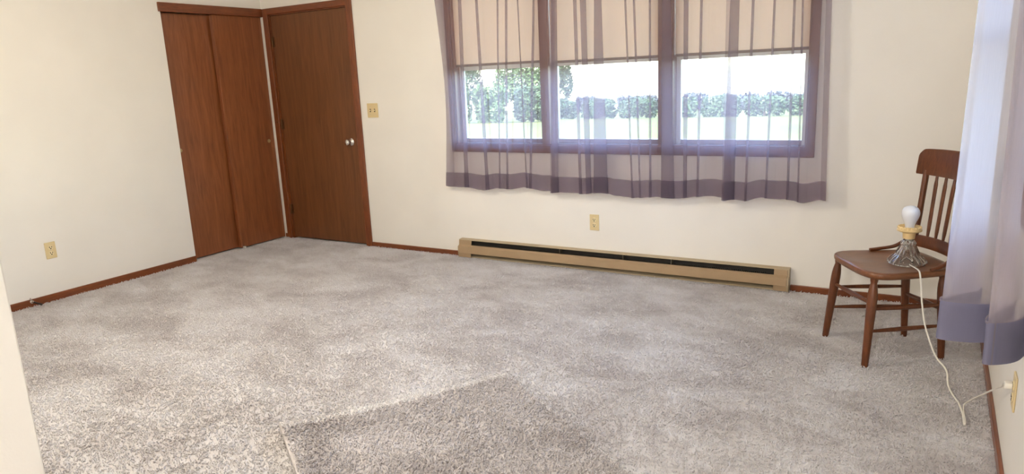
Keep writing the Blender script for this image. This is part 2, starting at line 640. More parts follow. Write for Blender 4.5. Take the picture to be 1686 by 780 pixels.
w1 = empty('window_1')
tag(w1, 'wide triple window in brown wood frame behind sheer curtains', 'window', kind='structure')
PB = lambda a, d, z: (a, d, z)
UNITS = [(2.066, 2.815), (2.882, 3.690), (3.790, 4.606)]
for (a0, a1) in UNITS:
    window_unit(w1, a0, a1, PB, WZ0 + .012, WZ1 - .016)
for nm, b6, mt in (('casing', (2.011, 2.054, -.018, 0, .850, 2.16), 'window_wood'), ('casing', (4.618, 4.666, -.018, 0, .850, 2.16), 'window_wood'),
                   ('casing', (2.0115, 4.6655, -.0175, 0, .850, .908), 'window_wood_x'), ('casing', (2.0115, 4.6655, -.0175, 0, 2.096, 2.16), 'window_wood_x'),
                   ('jamb', (WX0, 2.066, 0, .12, WZ0, WZ1), 'window_wood'), ('jamb', (4.606, WX1, 0, .12, WZ0, WZ1), 'window_wood'),
                   ('jamb', (2.066, 4.606, 0, .12, WZ1 - .016, WZ1), 'window_wood_x'),
                   ('stool', (2.066, 4.606, -.012, .125, WZ0 - .006, WZ0 + .012), 'window_wood_x'),
                   ('mullion', (2.815, 2.882, -.012, .125, WZ0 + .012, WZ1 - .016), 'window_wood'), ('mullion', (3.690, 3.790, -.012, .125, WZ0 + .012, WZ1 - .016), 'window_wood')):
    box(nm, b6, mt, w1, bev=.003)

w2 = empty('window_2')
tag(w2, 'window in the side wall hidden behind the lavender curtain', 'window', kind='structure')
PR = lambda a, d, z: (W + d, a, z)
for (a0, a1) in ((RY0 + .016, -1.675), (-1.605, RY1 - .016)):
    window_unit(w2, a0, a1, PR, WZ0 + .012, WZ1 - .016)
for nm, b6, mt in (('casing', (W - .018, W, RY0 - .045, RY0 + .004, .850, 2.16), 'window_wood'), ('casing', (W - .018, W, RY1 - .004, RY1 + .045, .850, 2.16), 'window_wood'),
                   ('casing', (W - .0175, W, RY0 - .0445, RY1 + .0445, .850, .908), 'window_wood'), ('casing', (W - .0175, W, RY0 - .0445, RY1 + .0445, 2.096, 2.16), 'window_wood'),
                   ('jamb', (W, W + .12, RY0, RY0 + .016, WZ0, WZ1), 'window_wood'), ('jamb', (W, W + .12, RY1 - .016, RY1, WZ0, WZ1), 'window_wood'),
                   ('jamb', (W, W + .12, RY0 + .016, RY1 - .016, WZ1 - .016, WZ1), 'window_wood'), ('stool', (W - .012, W + .125, RY0 + .016, RY1 - .016, WZ0 - .006, WZ0 + .012), 'window_wood'),
                   ('mullion', (W - .012, W + .125, -1.675, -1.605, WZ0 + .012, WZ1 - .016), 'window_wood')):
    box(nm, b6, mt, w2, bev=.003)

# roller shades
SH = ['beige roller shade pulled half down in the window section nearest the door',
      'beige roller shade pulled half down in the middle window section',
      'beige roller shade pulled half down in the window section nearest the chair']
for (a0, a1), lb, zb in zip([(2.058, 2.806), (2.886, 3.688), (3.794, 4.616)], SH, (1.497, 1.487, 1.488)):
    root = empty('roller_shade', ((a0 + a1) / 2, .03, zb))
    hw = (a1 - a0) / 2
    zt = WZ1 - .03 - zb
    bm = bmesh.new()
    nx, nz = 24, 10
    g = [[bm.verts.new((-hw + 2 * hw * i / nx, .0025 * math.sin(i * .9) * (1 - j / nz), .012 + (zt - .012) * j / nz)) for i in range(nx + 1)] for j in range(nz + 1)]
    for j in range(nz):
        for i in range(nx):
            bm.faces.new((g[j][i], g[j][i + 1], g[j + 1][i + 1], g[j + 1][i]))
    finish('shade_cloth', bm, 'shade_cloth', root, True)
    box('bottom_bar', (-hw, hw, -.006, .006, -.004, .014), 'shade_bar', root, bev=.003)
    bm = bmesh.new()
    lathe(bm, [(.018, -hw), (.018, hw)], 16, (0, .0, zt), 'X')
    smooth_angle(finish('roller', bm, 'rod_white', root))
    tag(root, lb, 'window shade', 'roller shades in the triple window')


# ------------------------------------------------------------------ sheer curtains
def curtain_sheet(name, levels, mat, parent, yoff=(0, 0, 0)):
    """levels = list of rows of (x, y, z) with equal length"""
    bm = bmesh.new()
    g = [[bm.verts.new(Vector(p) + Vector(yoff)) for p in row] for row in levels]
    for j in range(len(g) - 1):
        for i in range(len(g[0]) - 1):
            bm.faces.new((g[j][i], g[j][i + 1], g[j + 1][i + 1], g[j + 1][i]))
    me_o = finish(name, bm, mat, parent, True)
    return me_o


def fold_path(t, xl, xr, folds, seed, amp, base):
    """one row of a curtain in plan: t = 0 at the hem .. 1 at the rod.
    folds = (x_top, x_hem, width_top, width_hem): cloth doubles back over that width"""
    rnd = random.Random(seed)
    pts = []
    cur = xl
    fl = sorted([(b + (a - b) * t, wh + (wt - wh) * t) for (a, b, wt, wh) in folds])
    ph = [rnd.uniform(0, 6.28) for _ in range(4)]

    def yy(x):
        return base + amp * (math.sin(x * 31 + ph[0] + .5 * t) + .6 * math.sin(x * 53 + ph[1] - .7 * t) + .35 * math.sin(x * 97 + ph[2] + .6 * t)) * (1.0 - .25 * t)
    ns = 16
    ends = [p - w / 2 for p, w in fl] + [xr]
    for k, e in enumerate(ends):
        hi = e if k == len(ends) - 1 else fl[k][0] + fl[k][1] / 2
        for i in range(ns + 1):
            x = cur + (hi - cur) * i / ns
            pts.append((x, yy(x)))
        if k < len(fl):
            p, w = fl[k]
            d = .012 + .05 * w
            y1, y0 = yy(p + w / 2), yy(p - w / 2)
            pts[-1] = (p + w / 2, y1 - d * .15)
            pts.append((p + w / 2 + .002, y1 - d * .5))
            for q in range(1, 4):
                s = q / 4
                pts.append((p + w / 2 - w * s, y1 + (y0 - y1) * s - d * (.5 + .15 * math.sin(s * 3.14))))
            pts.append((p - w / 2 - .002, y0 - d * .75))
            pts.append((p - w / 2, y0 - d))
            cur = p - w / 2
            # continue in front, easing back to the base plane
            nxt = (fl[k + 1][0] + fl[k + 1][1] / 2) if k + 1 < len(fl) else xr
            m_ = 5
            run = min(.05, (nxt - cur) * .5)
            for q in range(1, m_ + 1):
                s = q / m_
                x = cur + run * s
                pts.append((x, yy(x) - d * (1 - s) ** 1.5))
            cur = cur + run
    return pts


def back_curtain(label, xl, xr, zh, folds, seed, base, sidehem=0, bow=0.0):
    root = empty('sheer_curtain', ((xl[1] + xr[1]) / 2, -.09, .58))
    org = Vector(root.location)
    ZT = 2.22
    rows = []
    nz = 26
    zs = [0, .028, .056, .084, .112] + [.112 + (ZT - .58 - .112) * (k / nz) for k in range(1, nz + 1)]
    rnd = random.Random(seed + 50)
    pa, pb = rnd.uniform(0, 6), rnd.uniform(0, 6)
    for dz in zs:
        t = min(1, dz / 1.42)
        p = fold_path(t, xl[1] + (xl[0] - xl[1]) * t + bow * math.sin(PI * min(1, t * .95)), xr[1] + (xr[0] - xr[1]) * t, folds, seed, .0085, base)
        row = []
        for i, (x, y) in enumerate(p):
            s = (x - xl[1]) / (xr[1] - xl[1])
            zz = zh[0] + (zh[1] - zh[0]) * s + dz + (.010 * math.sin(9 * s + pa) + .006 * math.sin(23 * s + pb)) * max(0, 1 - dz / .5)
            row.append(Vector((x, y, zz)) - org)
        rows.append(row)
    curtain_sheet('cloth', rows, 'sheer_grey', root)
    hem = curtain_sheet('hem', rows[:5], 'sheer_grey', root, (0, .004, 0))
    tag(hem, 'doubled hem band, darkened in colour for blocked light')
    # second turned-up layer of the hem and its stitched edge
    curtain_sheet('hem_lining', [[q + Vector((0, 0, .001)) for q in rows[0]], rows[2], rows[4]], 'sheer_grey', root, (0, -.004, 0))
    st = [[q + Vector((0, 0, -.004)) for q in rows[4]], [q + Vector((0, 0, .003)) for q in rows[4]]]
    curtain_sheet('hem_stitch', st, 'sheer_grey', root, (0, .007, 0))
    if sidehem:
        n = len(rows[0])
        rg = range(n - 6, n) if sidehem > 0 else range(0, 6)
        curtain_sheet('side_hem', [[r[i] for i in rg] for r in rows], 'sheer_grey', root, (0, .003, 0))
    tag(root, label, 'curtain', 'sheer curtains on the triple window')
    return root


back_curtain('sheer grey-mauve curtain over the window section nearest the door', (1.963, 1.974), (2.99, 2.945), (.574, .588),
             [(2.204, 2.177, .020, .030), (2.357, 2.373, .016, .022), (2.537, 2.476, .008, .006), (2.607, 2.546, .012, .012), (2.695, 2.719, .008, .006), (2.826, 2.744, .012, .012)], 1, -.075, -1, .05)
back_curtain('sheer grey-mauve curtain over the middle window section, widest of the three', (2.957, 2.909), (4.16, 4.205), (.570, .588),
             [(2.995, 2.955, .034, .050), (3.144, 3.160, .026, .018), (3.206, 3.222, .036, .030), (3.311, 3.310, .044, .105), (3.493, 3.545, .010, .008), (3.559, 3.600, .010, .008), (3.668, 3.670, .008, .010), (3.775, 3.790, .050, .085), (3.899, 3.903, .028, .018), (4.0, 3.991, .012, .012)], 2, -.092, 0)
back_curtain('sheer grey-mauve curtain over the window section nearest the chair', (4.150, 4.145), (4.725, 4.757), (.590, .608),
             [(4.203, 4.190, .044, .062), (4.310, 4.294, .012, .010), (4.429, 4.415, .009, .008), (4.536, 4.542, .011, .010), (4.575, 4.60, .006, .006)], 3, -.108, 1)


def rod(name, p, q, label, wall_pts):
    root = empty(name, p)
    P0 = Vector(p)
    bm = bmesh.new()
    tube(bm, [(0, 0, 0), Vector(q) - P0], .008, 12)
    smooth_angle(finish('bar', bm, 'rod_white', root))
    for a, c in wall_pts:
        bm = bmesh.new()
        tube(bm, [Vector(a) - P0, Vector(c) - P0], .006, 8)
        smooth_angle(finish('bracket', bm, 'rod_white', root))
    tag(root, label, 'curtain rod')


rod('curtain_rod', (1.93, -.09, 2.2), (4.78, -.09, 2.2), 'white curtain rod above the triple window', [((1.95, -.09, 2.2), (1.95, 0, 2.2)), ((4.76, -.09, 2.2), (4.76, 0, 2.2))])
rod('curtain_rod', (W - .12, -2.56, 2.2), (W - .12, -.8, 2.2), 'white curtain rod above the side wall window', [((W - .12, -2.54, 2.2), (W, -2.54, 2.2)), ((W - .12, -.82, 2.2), (W, -.82, 2.2))])


def side_curtain(label, hem_plan, top_plan, zh, seed):
    root = empty('sheer_curtain', (W - .12, sum(p[1] for p in hem_plan) / len(hem_plan), .59))
    org = Vector(root.location)
    hp = catmull([(p[0], p[1], 0) for p in hem_plan], 7)
    tp = catmull([(p[0], p[1], 0) for p in top_plan], 7)
    zs = [0, .03, .06, .09, .118] + [.118 + 1.49 * k / 24 for k in range(1, 25)]
    rows = []
    for dz in zs:
        t = min(1, dz / 1.6)
        row = []
        for i, (a, c) in enumerate(zip(hp, tp)):
            q = a.lerp(c, t)
            s = i / (len(hp) - 1)
            zz = zh[0] + (zh[1] - zh[0]) * s + dz + .006 * math.sin(17 * s + seed) * max(0, 1 - dz / .4)
            row.append(Vector((q.x, q.y, zz)) - org)
        rows.append(row)
    curtain_sheet('cloth', rows, 'sheer_side', root)
    hem = curtain_sheet('hem', rows[:5], 'hem_side_shaded', root, (-.005, -.004, 0))
    tag(hem, 'doubled hem band, darkened in colour for blocked light')
    curtain_sheet('hem_lining', [rows[0], rows[2], rows[4]], 'hem_side_shaded', root, (.004, .003, 0))
    curtain_sheet('hem_stitch', [[q + Vector((0, 0, -.005)) for q in rows[4]], [q + Vector((0, 0, .003)) for q in rows[4]]], 'sheer_side', root, (-.007, .0, 0))
    tag(root, label, 'curtain', 'lavender curtains on the side wall window')


# plan of the side curtains: waves between the rod line and the wall, near end first
hemA = [(5.556, -2.30), (5.520, -2.38), (5.454, -2.47), (5.450, -2.40), (5.500, -2.30), (5.520, -2.22)]
topA = [(5.520, -2.40), (5.480, -2.46), (5.440, -2.49), (5.436, -2.40), (5.450, -2.28), (5.470, -2.18)]
side_curtain('lavender sheer curtain fold nearest the wall outlet in the right foreground', hemA, topA, (.600, .604), 1)
hemB = [(5.500, -2.245), (5.425, -2.262), (5.344, -2.25), (5.352, -2.20), (5.440, -2.10), (5.400, -2.00), (5.370, -1.93), (5.440, -1.82), (5.420, -1.70), (5.380, -1.62), (5.450, -1.50), (5.420, -1.38), (5.400, -1.30), (5.460, -1.18), (5.430, -1.05), (5.470, -.92)]
topB = [(5.480, -2.28), (5.430, -2.29), (5.378, -2.26), (5.385, -2.20), (5.450, -2.10), (5.430, -2.00), (5.410, -1.93), (5.470, -1.82), (5.450, -1.70), (5.410, -1.62), (5.470, -1.50), (5.450, -1.38), (5.430, -1.30), (5.470, -1.18), (5.450, -1.05), (5.470, -.92)]
side_curtain('lavender sheer curtain hanging just in front of the wooden chair', hemB, topB, (.592, .590), 2)

# ------------------------------------------------------------------ baseboard heater
hx0, hx1 = 2.046, 4.560
ht = empty('baseboard_heater', ((hx0 + hx1) / 2, 0, 0))
L0, L1 = hx0 - (hx0 + hx1) / 2, hx1 - (hx0 + hx1) / 2
tag(ht, 'long tan metal baseboard heater on the wall below the curtains', 'heater')


def prism(name, prof, x0, x1, mat, parent, bev=0):
    bm = bmesh.new()
    a = [bm.verts.new((x0, y, z)) for y, z in prof]
    c = [bm.verts.new((x1, y, z)) for y, z in prof]
    n = len(prof)
    for i in range(n):
        bm.faces.new((a[i], a[(i + 1) % n], c[(i + 1) % n], c[i]))
    bm.faces.new(list(reversed(a)))
    bm.faces.new(c)
    return finish(name, bm, mat, parent)


box('back_plate', (L0 + .004, L1 - .004, -.006, -.0005, .012, .150), 'heater_dark', ht)
prism('top_lip', [(-.001, .1545), (-.046, .1505), (-.047, .146), (-.044, .146), (-.043, .148), (-.001, .151)], L0, L1, 'heater_lip', ht)
# front cover: sloping shoulder then an upright face
prism('front_panel', [(-.050, .110), (-.068, .097), (-.070, .046), (-.060, .041), (-.058, .044), (-.066, .048), (-.064, .094), (-.048, .107)], L0 + .002, L1 - .012, 'heater_tan', ht)
for a, c in ((L0 + .002, L0 + .118), (L1 - .092, L1 - .012)):
    prism('end_plate', [(-.046, .148), (-.050, .108), (-.046, .105), (-.042, .146)], a, c, 'heater_tan', ht)
    prism('end_plate', [(-.066, .044), (-.062, .010), (-.058, .010), (-.060, .044)], a, c if c < 0 else c, 'heater_tan', ht)
for x in (L0, L1 - .010):
    prism('end_cap', [(-.001, .153), (-.046, .150), (-.052, .108), (-.071, .096), (-.072, .036), (-.062, .008), (-.001, .008)], x, x + .010 if x > 0 else x + .002, 'heater_lip', ht)
prism('lower_plate', [(-.006, .030), (-.048, .014), (-.048, .008), (-.006, .008)], L0 + .004, L1 - .012, 'heater_lip', ht)
bm = bmesh.new()
x = L0 + .10
while x < L1 - .14:
    bx(bm, x, x + .0012, -.044, -.012, .052, .112)
    x += .012
fin = finish('heating_fins', bm, 'heater_fin', ht)
fin['kind'] = 'stuff'
bm = bmesh.new()
tube(bm, [(L0 + .02, -.028, .082), (L1 - .02, -.028, .082)], .009, 10)
smooth_angle(finish('heating_pipe', bm, 'steel', ht))
for x in (L0 + .9, L0 + 1.4, L0 + 1.75):
    box('bracket', (x, x + .006, -.048, -.006, .09, .146), 'heater_fin', ht)


# ------------------------------------------------------------------ outlets and switch
def plate_frame(name, loc, rz, label, cat, group, w, h):
    """local: x across, y out of the wall (negative y faces the room), z up"""
    root = empty(name, loc, rz)
    box('cover_plate', (-w / 2, w / 2, -.006, 0, -h / 2, h / 2), 'ivory_plastic', root, bev=.0028, seg=3)
    tag(root, label, cat, group)
    return root


def outlet(loc, rz, label):
    root = plate_frame('wall_outlet', loc, rz, label, 'outlet', 'ivory wall outlets', .072, .116)
    for dz in (.020, -.020):
        bm = bmesh.new()
        lathe(bm, [(.0, -.0055), (.0165, -.0055), (.0165, -.0085), (.0155, -.009), (.0, -.009)], 24, (0, 0, dz), 'Y')
        rc = smooth_angle(finish('receptacle', bm, 'ivory_light', root))
        box('slot', (-.0095, -.0052, -.0098, -.0085, dz - .002, dz + .009), 'slot_dark', rc)
        box('slot', (.0052, .0095, -.0098, -.0085, dz - .001, dz + .008), 'slot_dark', rc)
        bm = bmesh.new()
        lathe(bm, [(.0, -.0085), (.0042, -.0085), (.0042, -.0098), (0, -.0098)], 12, (0, 0, dz - .008), 'Y')
        finish('ground_hole', bm, 'slot_dark', rc)
    bm = bmesh.new()
    lathe(bm, [(0, -.0055), (.003, -.0055), (.003, -.0072), (0, -.0075)], 12, (0, 0, 0), 'Y')
    finish('screw', bm, 'steel', root)
    return root


outlet((3.215, -.0002, .356), 0, 'ivory outlet above the baseboard heater under the curtains')
outlet((.0002, -2.099, .360), PI / 2, 'ivory outlet low on the wall left of the closet')
outlet((W - .0002, -1.989, .349), -PI / 2, 'ivory outlet below the lavender curtain with a white plug in it')
sw = plate_frame('light_switch', (1.214, -.0002, 1.180), 0, 'ivory double light switch on the wall beside the dark brown door', 'switch', None, .116, .118)
for dx in (-.023, .023):
    f_ = box('toggle_frame', (dx - .006, dx + .006, -.0068, -.0055, -.013, .013), 'slot_dark', sw)
    bm = bmesh.new()
    bx(bm, dx - .0042, dx + .0042, -.016, -.006, -.004, .006, bev=.001)
    finish('toggle', bm, 'ivory_light', sw)
    for z in (.03, -.03):
        bm = bmesh.new()
        lathe(bm, [(0, -.0055), (.0026, -.0055), (.0026, -.0068), (0, -.007)], 10, (dx, 0, z), 'Y')
        finish('screw', bm, 'steel', sw)

# door stop on the left baseboard
ds = empty('door_stop', (.013, -2.285, .035))
tag(ds, 'small silver door stop with a dark tip on the left baseboard', 'door stop')
bm = bmesh.new()
lathe(bm, [(.0, 0), (.012, 0), (.013, .004), (.008, .008), (.006, .010), (.006, .03), (.0, .03)], 16, (0, 0, .005), 'X')
smooth_angle(finish('base', bm, 'chrome', ds), 40)
bm = bmesh.new()
tube(bm, [(.026, 0, .005), (.050, .012, -.004), (.074, .026, -.014)], [.006, .0065, .007], 12)
smooth_angle(finish('rubber_tip', bm, 'rubber', ds))
bm = bmesh.new()
tube(bm, [(.004, -.004, .012), (.012, -.010, .024), (.016, -.012, .036)], [.005, .0055, .004], 10)
smooth_angle(finish('clip', bm, 'chrome', ds))

# ------------------------------------------------------------------ chair
CA = math.atan2(.855, -.518)
ch = empty('wooden_chair', (5.137, -.82, 0), CA)
tag(ch, 'brown wooden spindle-back chair standing in the corner by the curtain', 'chair')
SZ = .455
# seat outline (local: x to the sitter's right, y forward)
half = [(0, .205), (.10, .203), (.165, .192), (.206, .168), (.226, .128), (.229, .07), (.222, 0), (.212, -.08), (.200, -.16), (.188, -.205), (.160, -.226), (.08, -.236), (0, -.238)]
outl = [Vector((x, y, 0)) for x, y in half] + [Vector((-x, y, 0)) for x, y in reversed(half[1:-1])]
n = len(outl)
P = catmull(outl + [outl[0]], 3)[:-1]
bm = bmesh.new()
rings = []
for (s, z) in ((.90, SZ - .034), (.965, SZ - .031), (.995, SZ - .022), (1.0, SZ - .012), (.993, SZ - .004), (.975, SZ), (.90, SZ - .001), (.70, SZ - .006), (.45, SZ - .010), (.2, SZ - .010)):
    rings.append([bm.verts.new((p.x * s, p.y * s - (1 - s) * .01, z + (.006 * max(0, 1 - abs(p.x * s) / .1) * (1 if p.y > 0 and .4 < s < .95 and z > SZ - .015 else 0)))) for p in P])
m_ = len(P)
for a, c in zip(rings, rings[1:]):
    for i in range(m_):
        bm.faces.new((a[i], a[(i + 1) % m_], c[(i + 1) % m_], c[i]))
bm.faces.new(list(reversed(rings[0])))
bm.faces.new(rings[-1])
smooth_angle(finish('seat', bm, 'chair_wood_seat', ch), 50)

feet = {'fl': (.206, .196), 'fr': (-.207, .194), 'bl': (.155, -.192), 'br': (-.152, -.200)}
tops = {'fl': (.178, .160), 'fr': (-.178, .160), 'bl': (.152, -.170), 'br': (-.152, -.170)}


def leg_at(k, z):
    f, t = Vector((*feet[k], 0)), Vector((*tops[k], SZ - .026))
    return f.lerp(t, z / (SZ - .026))


for k in feet:
    zz = [0, .004, .06, .12, .18, .24, .29, .33, .355, .375, .392, .402, .410, .416, .425]
    rr = [.0145, .0155, .0170, .0182, .0195, .0210, .0222, .0224, .0214, .0190, .0158, .0140, .0160, .0172, .0172]
    if k[0] == 'b':
        rr = [r * .94 for r in rr]
    bm = bmesh.new()
    tube(bm, [leg_at(k, z) for z in zz], rr, 16)
    smooth_angle(finish('leg', bm, 'chair_wood', ch), 60)


def stretcher(a, za, c, zc, r=.0095):
    p, q = leg_at(a, za), leg_at(c, zc)
    pts = [p.lerp(q, t) for t in (0, .08, .3, .5, .7, .92, 1)]
    bm = bmesh.new()
    tube(bm, pts, [r * f for f in (.8, .85, 1.12, 1.22, 1.12, .85, .8)], 12)
    smooth_angle(finish('stretcher', bm, 'chair_wood', ch))


stretcher('fl', .292, 'fr', .305)
stretcher('fl', .275, 'bl', .272, .009)
stretcher('fl', .165, 'bl', .165, .009)
stretcher('fr', .280, 'br', .272, .0105)
stretcher('fr', .172, 'br', .168, .009)
stretcher('bl', .235, 'br', .250, .0105)


# bent back: y of the back plane at lateral x and height z
def back_y(x, z):
    lean = -.205 - (z - SZ) * .105
    return lean - .040 * (1 - (x / .24) ** 2)


for s in (1, -1):
    pts, rr = [], []
    for z in (SZ - .012, .50, .56, .64, .72, .80, .86):
        pts.append((s * (.182 + (z - SZ) * .030), back_y(.19, z), z))
        rr.append(.0125 if z < .6 else .0145)
    bm = bmesh.new()
    tube(bm, pts, rr, 14)
    smooth_angle(finish('back_post', bm, 'chair_wood', ch))
    # bent side bracket from the post down to the seat
    bm = bmesh.new()
    br = catmull([(s * .190, back_y(.19, .535) + .004, .535), (s * .196, -.178, .500), (s * .203, -.130, .473), (s * .207, -.075 + .02 * s, .463), (s * .206, -.045 + .035 * s, .460)], 6)
    tube(bm, br, [.0135 - .004 * i / len(br) for i in range(len(br))], 12, flat=(1, .75))
    smooth_angle(finish('side_bracket', bm, 'chair_wood', ch))


def bent_rail(name, zlo, zhi, hw, th, top_arch=0.0, rnd_c=0.0, lo_arch=0.0):
    bm = bmesh.new()
    nx = 28
    rows = []
    for i in range(nx + 1):
        u = -math.cos(PI * i / nx)
        x = u * hw
        z1 = zhi + top_arch * (1 - u * u)
        z0 = zlo + lo_arch * (1 - u * u)
        if rnd_c:
            e = max(0, (abs(x) - (hw - rnd_c)) / rnd_c)
            z1 -= rnd_c * (1 - math.sqrt(max(0, 1 - e * e)))
        ring = []
        for (z, d) in ((z0, -th * .35), (z0 + .006, -th / 2), (z1 - .008, -th / 2), (z1, -th * .2), (z1, th * .2), (z1 - .008, th / 2), (z0 + .006, th / 2), (z0, th * .35)):
            ring.append(bm.verts.new((x, back_y(x, z) + d, z)))
        rows.append(ring)
    for a, c in zip(rows, rows[1:]):
        for k in range(8):
            bm.faces.new((a[k], a[(k + 1) % 8], c[(k + 1) % 8], c[k]))
    bm.faces.new(list(reversed(rows[0])))
    bm.faces.new(rows[-1])
    return smooth_angle(finish(name, bm, 'chair_wood', ch), 40)


bent_rail('crest_rail', .838, .962, .240, .022, .008, .030)
bent_rail('lower_rail', .478, .535, .182, .020, .006, 0, .004)
for k in range(5):
    xb, xt = .112 - .056 * k, .124 - .062 * k
    bm = bmesh.new()
    z0, z1 = .528, .848
    prof = [(0, .0055), (.07, .0065), (.14, .0115), (.25, .0125), (.5, .0118), (.74, .0128), (.84, .0125), (.90, .0072), (1, .0055)]
    rows = []
    for t, hw in prof:
        z = z0 + (z1 - z0) * t
        x = xb + (xt - xb) * t
        y = back_y(x, z)
        th = .0055
        rows.append([bm.verts.new((x + hw * a, y + th * c, z)) for a, c in ((-1, -.4), (-.6, -1), (.6, -1), (1, -.4), (1, .4), (.6, 1), (-.6, 1), (-1, .4))])
    for a, c in zip(rows, rows[1:]):
        for i in range(8):
            bm.faces.new((a[i], a[(i + 1) % 8], c[(i + 1) % 8], c[i]))
    bm.faces.new(list(reversed(rows[0])))
    bm.faces.new(rows[-1])
    smooth_angle(finish('spindle', bm, 'chair_wood', ch), 35)

# ------------------------------------------------------------------ lamp on the chair
LX, LY, LZ = 5.212, -.815, .4485
lp = empty('table_lamp', (LX, LY, LZ))
tag(lp, 'small clear glass lamp with bare white bulb on the wooden chair seat', 'lamp')
prof = [(.076, 0), (.081, .004), (.082, .012), (.076, .022), (.066, .034), (.055, .042), (.050, .048), (.046, .058), (.040, .072), (.034, .086), (.031, .096), (.033, .102), (.030, .110), (.024, .114)]
amp = [.03, .05, .06, .07, .07, .05, .03, .07, .08, .08, .05, .04, .02, 0]
inner = [(r - .007, h - .004) for r, h in reversed(prof[1:])] + [(.068, .0)]
amp = amp + [0.02] * len(inner)
prof = prof + inner
bm = bmesh.new()
lathe(bm, prof, 128, (0, 0, 0), 'Z', lambda i, t: 1 + amp[i] * math.cos(16 * t))
bm.faces.ensure_lookup_table()
big = [f for f in bm.faces if len(f.verts) > 8]           # open the two discs and bridge them into a hollow shell
lo_r, hi_r = list(big[0].verts), list(big[1].verts)
bmesh.ops.delete(bm, geom=big, context='FACES_ONLY')
lo_r.reverse()
for k in range(len(lo_r)):
    bm.faces.new((lo_r[k], lo_r[(k + 1) % len(lo_r)], hi_r[(k + 1) % len(hi_r)], hi_r[k]))
smooth_angle(finish('glass_base', bm, 'pressed_glass', lp), 60)
bm = bmesh.new()
lathe(bm, [(.012, .112), (.016, .113), (.016, .121), (.012, .122)], 24)
smooth_angle(finish('neck_ring', bm, 'steel', lp), 40)
bm = bmesh.new()
lathe(bm, [(.020, .121), (.026, .123), (.027, .140), (.028, .152), (.044, .156), (.053, .160), (.054, .166), (.050, .170), (.0505, .178), (.046, .183), (.040, .178), (.036, .174), (.020, .174)], 96, (0, 0, 0), 'Z',
      lambda i, t: 1 + (.045 * (1 if math.cos(20 * t) > 0 else -1) if i in (8, 9, 10) else 0))
smooth_angle(finish('socket_cup', bm, 'socket_cream', lp), 35)
bm = bmesh.new()
lathe(bm, [(.019, .172), (.020, .180), (.022, .190), (.027, .205), (.034, .220), (.0385, .235), (.0395, .246), (.037, .259), (.030, .270), (.018, .2775), (.004, .280)], 40)
smooth_angle(finish('bulb', bm, 'bulb_white', lp), 60)
off = Vector((LX, LY, LZ))
cpts = [(5.222, -.868, .457), (5.236, -.905, .459), (5.256, -.955, .461), (5.2685, -.998, .459), (5.275, -1.018, .435), (5.282, -1.03, .385), (5.290, -1.04, .321), (5.312, -1.07, .219), (5.358, -1.10, .106), (5.403, -1.14, .060), (5.414, -1.20, .016), (5.432, -1.29, .0095), (5.452, -1.369, .0095), (5.463, -1.47, .0095), (5.466, -1.555, .0095), (5.4695, -1.558, .012), (5.470, -1.50, .011), (5.466, -1.41, .012), (5.474, -1.385, .024), (5.498, -1.45, .080), (5.519, -1.60, .169), (5.535, -1.75, .253), (5.542, -1.88, .318), (5.540, -1.955, .362), (5.541, -1.982, .369)]
bm = bmesh.new()
tube(bm, [p - off for p in catmull(cpts, 8)], .0030, 8, flat=(1.25, .9))
smooth_angle(finish('cord', bm, 'cord_white', lp))
bm = bmesh.new()
bx(bm, W - .032, W - .0095, -1.989 - .013, -1.989 + .013, .358, .380, bev=.004)
bmesh.ops.translate(bm, verts=bm.verts, vec=-off)
smooth_angle(finish('plug', bm, 'cord_white', lp), 40)

# ------------------------------------------------------------------ carpet remnant lying on the carpet
A, B = Vector((3.024, -2.793, 0)), Vector((3.606, -1.915, 0))
du = (B - A).normalized()
dv = Vector((du.y, -du.x, 0))
rug = empty('carpet_remnant', tuple(A))
tag(rug, 'loose rectangular carpet remnant lying on the floor in front', 'rug')
UL, VL = (B - A).length, 1.75
T = .022


def rug_pt(u, v, z):
    # slight waviness and an edge that lifts a little along the far side
    e = max(0, 1 - v / .10)
    c = max(0, 1 - u / .22) ** 2 * .020
    wob = .003 * math.sin(u * 7 + 1) * math.sin(v * 5 + .4)
    return du * u + dv * v + Vector((0, 0, z + (.004 * e * e * (1 if z > .005 else .3) + c + wob + .003)))


def rug_grid(name, z, mat, parent, inset=0.0, nu=30, nv=50):
    bm = bmesh.new()
    g = []
    for j in range(nv + 1):
        row = []
        for i in range(nu + 1):
            u = inset + (UL - 2 * inset) * i / nu
            v = inset + (VL - 2 * inset) * j / nv
            row.append(bm.verts.new(rug_pt(u, v, z)))
        g.append(row)
    return bm, g


bm = bmesh.new()
nu, nv = 30, 50
layers = []
for (ins, z) in ((.004, .0005), (0, .004), (0, T - .005), (.004, T - .001), (.012, T)):
    g = [[bm.verts.new(rug_pt(ins + (UL - 2 * ins) * i / nu, ins + (VL - 2 * ins) * j / nv, z)) for i in range(nu + 1)] for j in range(nv + 1)] if z in (.0005, T) else None
    if g is None:
        g = {}
        for j in range(nv + 1):
            for i in range(nu + 1):
                if i in (0, nu) or j in (0, nv):
                    g[(j, i)] = bm.verts.new(rug_pt(ins + (UL - 2 * ins) * i / nu, ins + (VL - 2 * ins) * j / nv, z))
    else:
        g = {(j, i): g[j][i] for j in range(nv + 1) for i in range(nu + 1)}
    layers.append(g)
per = [(0, i) for i in range(nu)] + [(j, nu) for j in range(nv)] + [(nv, i) for i in range(nu, 0, -1)] + [(j, 0) for j in range(nv, 0, -1)]
for a, c in zip(layers, layers[1:]):
    for k in range(len(per)):
        p, q = per[k], per[(k + 1) % len(per)]
        bm.faces.new((a[p], a[q], c[q], c[p]))
for lay in (layers[0], layers[-1]):
    for j in range(nv):
        for i in range(nu):
            bm.faces.new((lay[(j, i)], lay[(j, i + 1)], lay[(j + 1, i + 1)], lay[(j + 1, i)]))
finish('backing', bm, 'remnant', rug, True)
